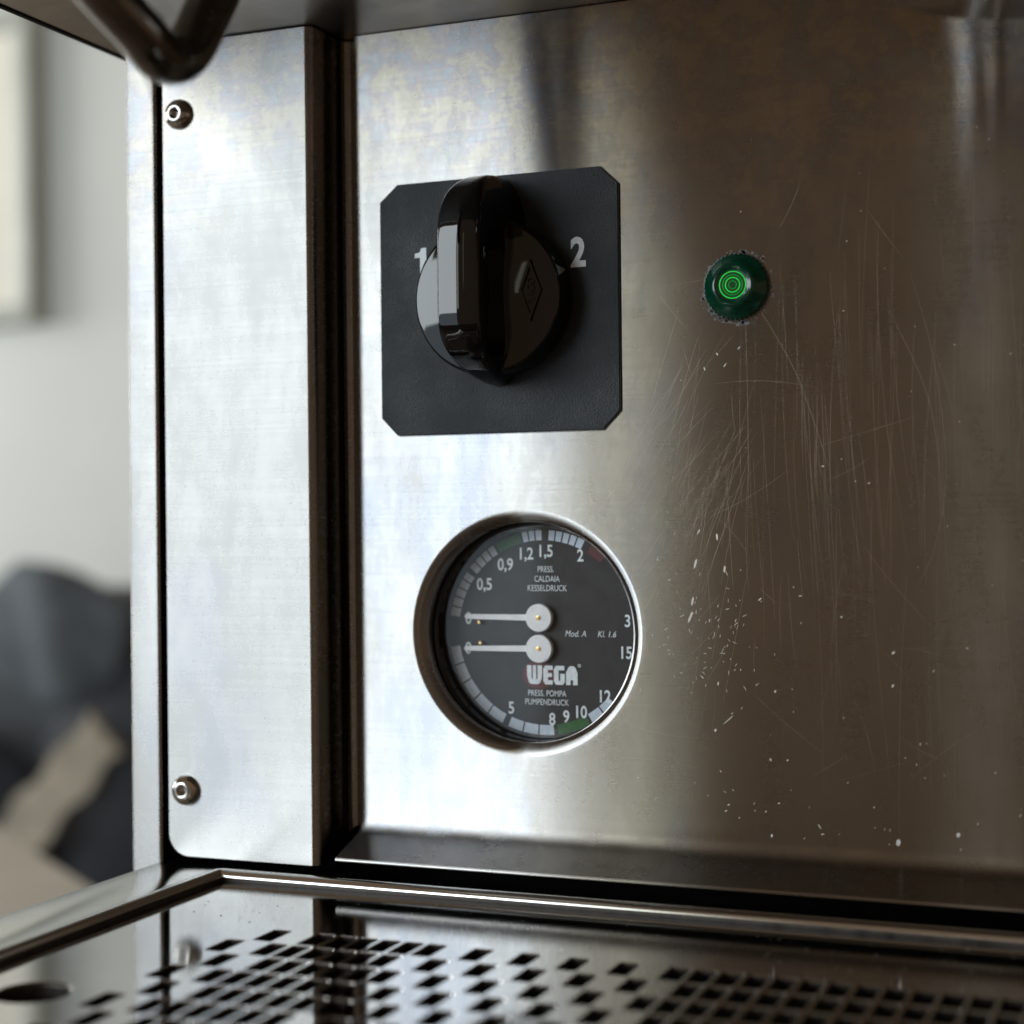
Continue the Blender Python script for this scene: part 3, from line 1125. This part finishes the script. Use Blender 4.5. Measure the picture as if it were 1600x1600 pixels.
# round drain hole
n = 48
circ = []
for ins, dz in ((0, 0), (0.25, -0.08), (0.55, -0.35), (0.7, -0.8), (0.7, -5.0)):
    circ.append([bm.verts.new((HOLE[0] + (HOLE[2] - ins) * math.cos(2 * PI * i / n), HOLE[1] + (HOLE[2] - ins) * math.sin(2 * PI * i / n), TZ + dz)) for i in range(n)])
sqv = []
for i in range(n):
    a = 2 * PI * i / n
    k = 9 / max(abs(math.cos(a)), abs(math.sin(a)))
    sqv.append(bm.verts.new((HOLE[0] + k * math.cos(a), HOLE[1] + k * math.sin(a), TZ)))
for A1, B1 in [(sqv, circ[0])] + list(zip(circ, circ[1:])):
    for i in range(n):
        j = (i + 1) % n
        fc = bm.faces.new((A1[i], A1[j], B1[j], B1[i]))
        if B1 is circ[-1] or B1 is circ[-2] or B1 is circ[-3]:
            fc.material_index = 1  # drain hole walls darkened by colour as well
bmesh.ops.remove_doubles(bm, verts=bm.verts[:], dist=0.0005)
ss = obj('slotted_sheet', bm, M['tray'], tray, smooth=14)
ss.data.materials.append(M['shade_dark'])

# rim: flat band, rolled edge down to the sheet (left and rear run round a small corner)
bm = bmesh.new()
prof = [(-19.0, RZ - 9), (-19.0, RZ - 0.6), (-18.8, RZ - 0.15), (-18.4, RZ), (-0.4, RZ)]      # offset outwards(-) from the bead line
for k in range(0, 33):      # rolled bead standing a little proud of the band
    a = math.radians(-48 + 160 * k / 32)
    prof.append((2.2 + 2.3 * math.sin(a), RZ - 1.7 + 2.3 * math.cos(a)))
prof.append((4.6, TZ - 0.9))
BX, BY, CR = -75.6, -16.3, 4.0      # bead line left, rear, corner radius
path = [((BX, -260.0), (1, 0))]
path.append(((BX, BY - CR), (1, 0)))
for k in range(1, 9):
    a = k / 8 * PI / 2
    path.append(((BX + CR - CR * math.cos(a), BY - CR + CR * math.sin(a)), (math.cos(a), -math.sin(a))))
path.append(((TX1 + 15, BY), (0, -1)))
prev = None
for (cx_, cy_), (nx, ny) in path:
    cur = []
    for k_, (off, z) in enumerate(prof):
        if off < -1 and (nx != 1 or ny != 0) and (ny != -1 or nx != 0):
            # mitre the flat band outside the round corner
            q = (BX + off if nx > 0.001 else BX + off, BY - off if ny < -0.001 else BY - off)
            cur.append(bm.verts.new((q[0], q[1], z)))
        else:
            cur.append(bm.verts.new((cx_ + nx * off, cy_ + ny * off, z)))
    if prev:
        for k_ in range(len(prof) - 1):
            try:
                fc = bm.faces.new((prev[k_], cur[k_], cur[k_ + 1], prev[k_ + 1]))
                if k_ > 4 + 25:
                    fc.material_index = 1  # lower half of the bead coloured dark to subdue its reflection
            except ValueError:
                pass
    prev = cur
bmesh.ops.remove_doubles(bm, verts=bm.verts[:], dist=0.001)
bmesh.ops.dissolve_degenerate(bm, dist=0.0005, edges=bm.edges[:])
rm = obj('rim', bm, M['rim'], tray, smooth=40)
rm.data.materials.append(M['shade_dark'])
# basin under the sheet
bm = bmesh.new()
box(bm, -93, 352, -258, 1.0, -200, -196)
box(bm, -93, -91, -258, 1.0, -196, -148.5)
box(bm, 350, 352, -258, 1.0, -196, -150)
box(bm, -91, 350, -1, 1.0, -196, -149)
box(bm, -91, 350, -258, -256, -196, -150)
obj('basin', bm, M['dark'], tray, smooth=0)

# coffee crumbs and dried specks on the rear of the sheet
bm = bmesh.new()
for i in range(90):
    x, y = random.uniform(-66, 130), random.uniform(-58, -24)
    a = random.uniform(0.1, 0.32)
    h = random.uniform(0.05, 0.2)
    base = [bm.verts.new((x + a * random.uniform(0.6, 1.3) * math.cos(k * PI / 3), y + a * random.uniform(0.6, 1.3) * math.sin(k * PI / 3), TZ + 0.01)) for k in range(6)]
    top = bm.verts.new((x, y, TZ + h))
    for k in range(6):
        bm.faces.new((base[k], base[(k + 1) % 6], top))
o = obj('dried_speck', bm, M['lime'], tray, smooth=0)
o['kind'] = 'stuff'
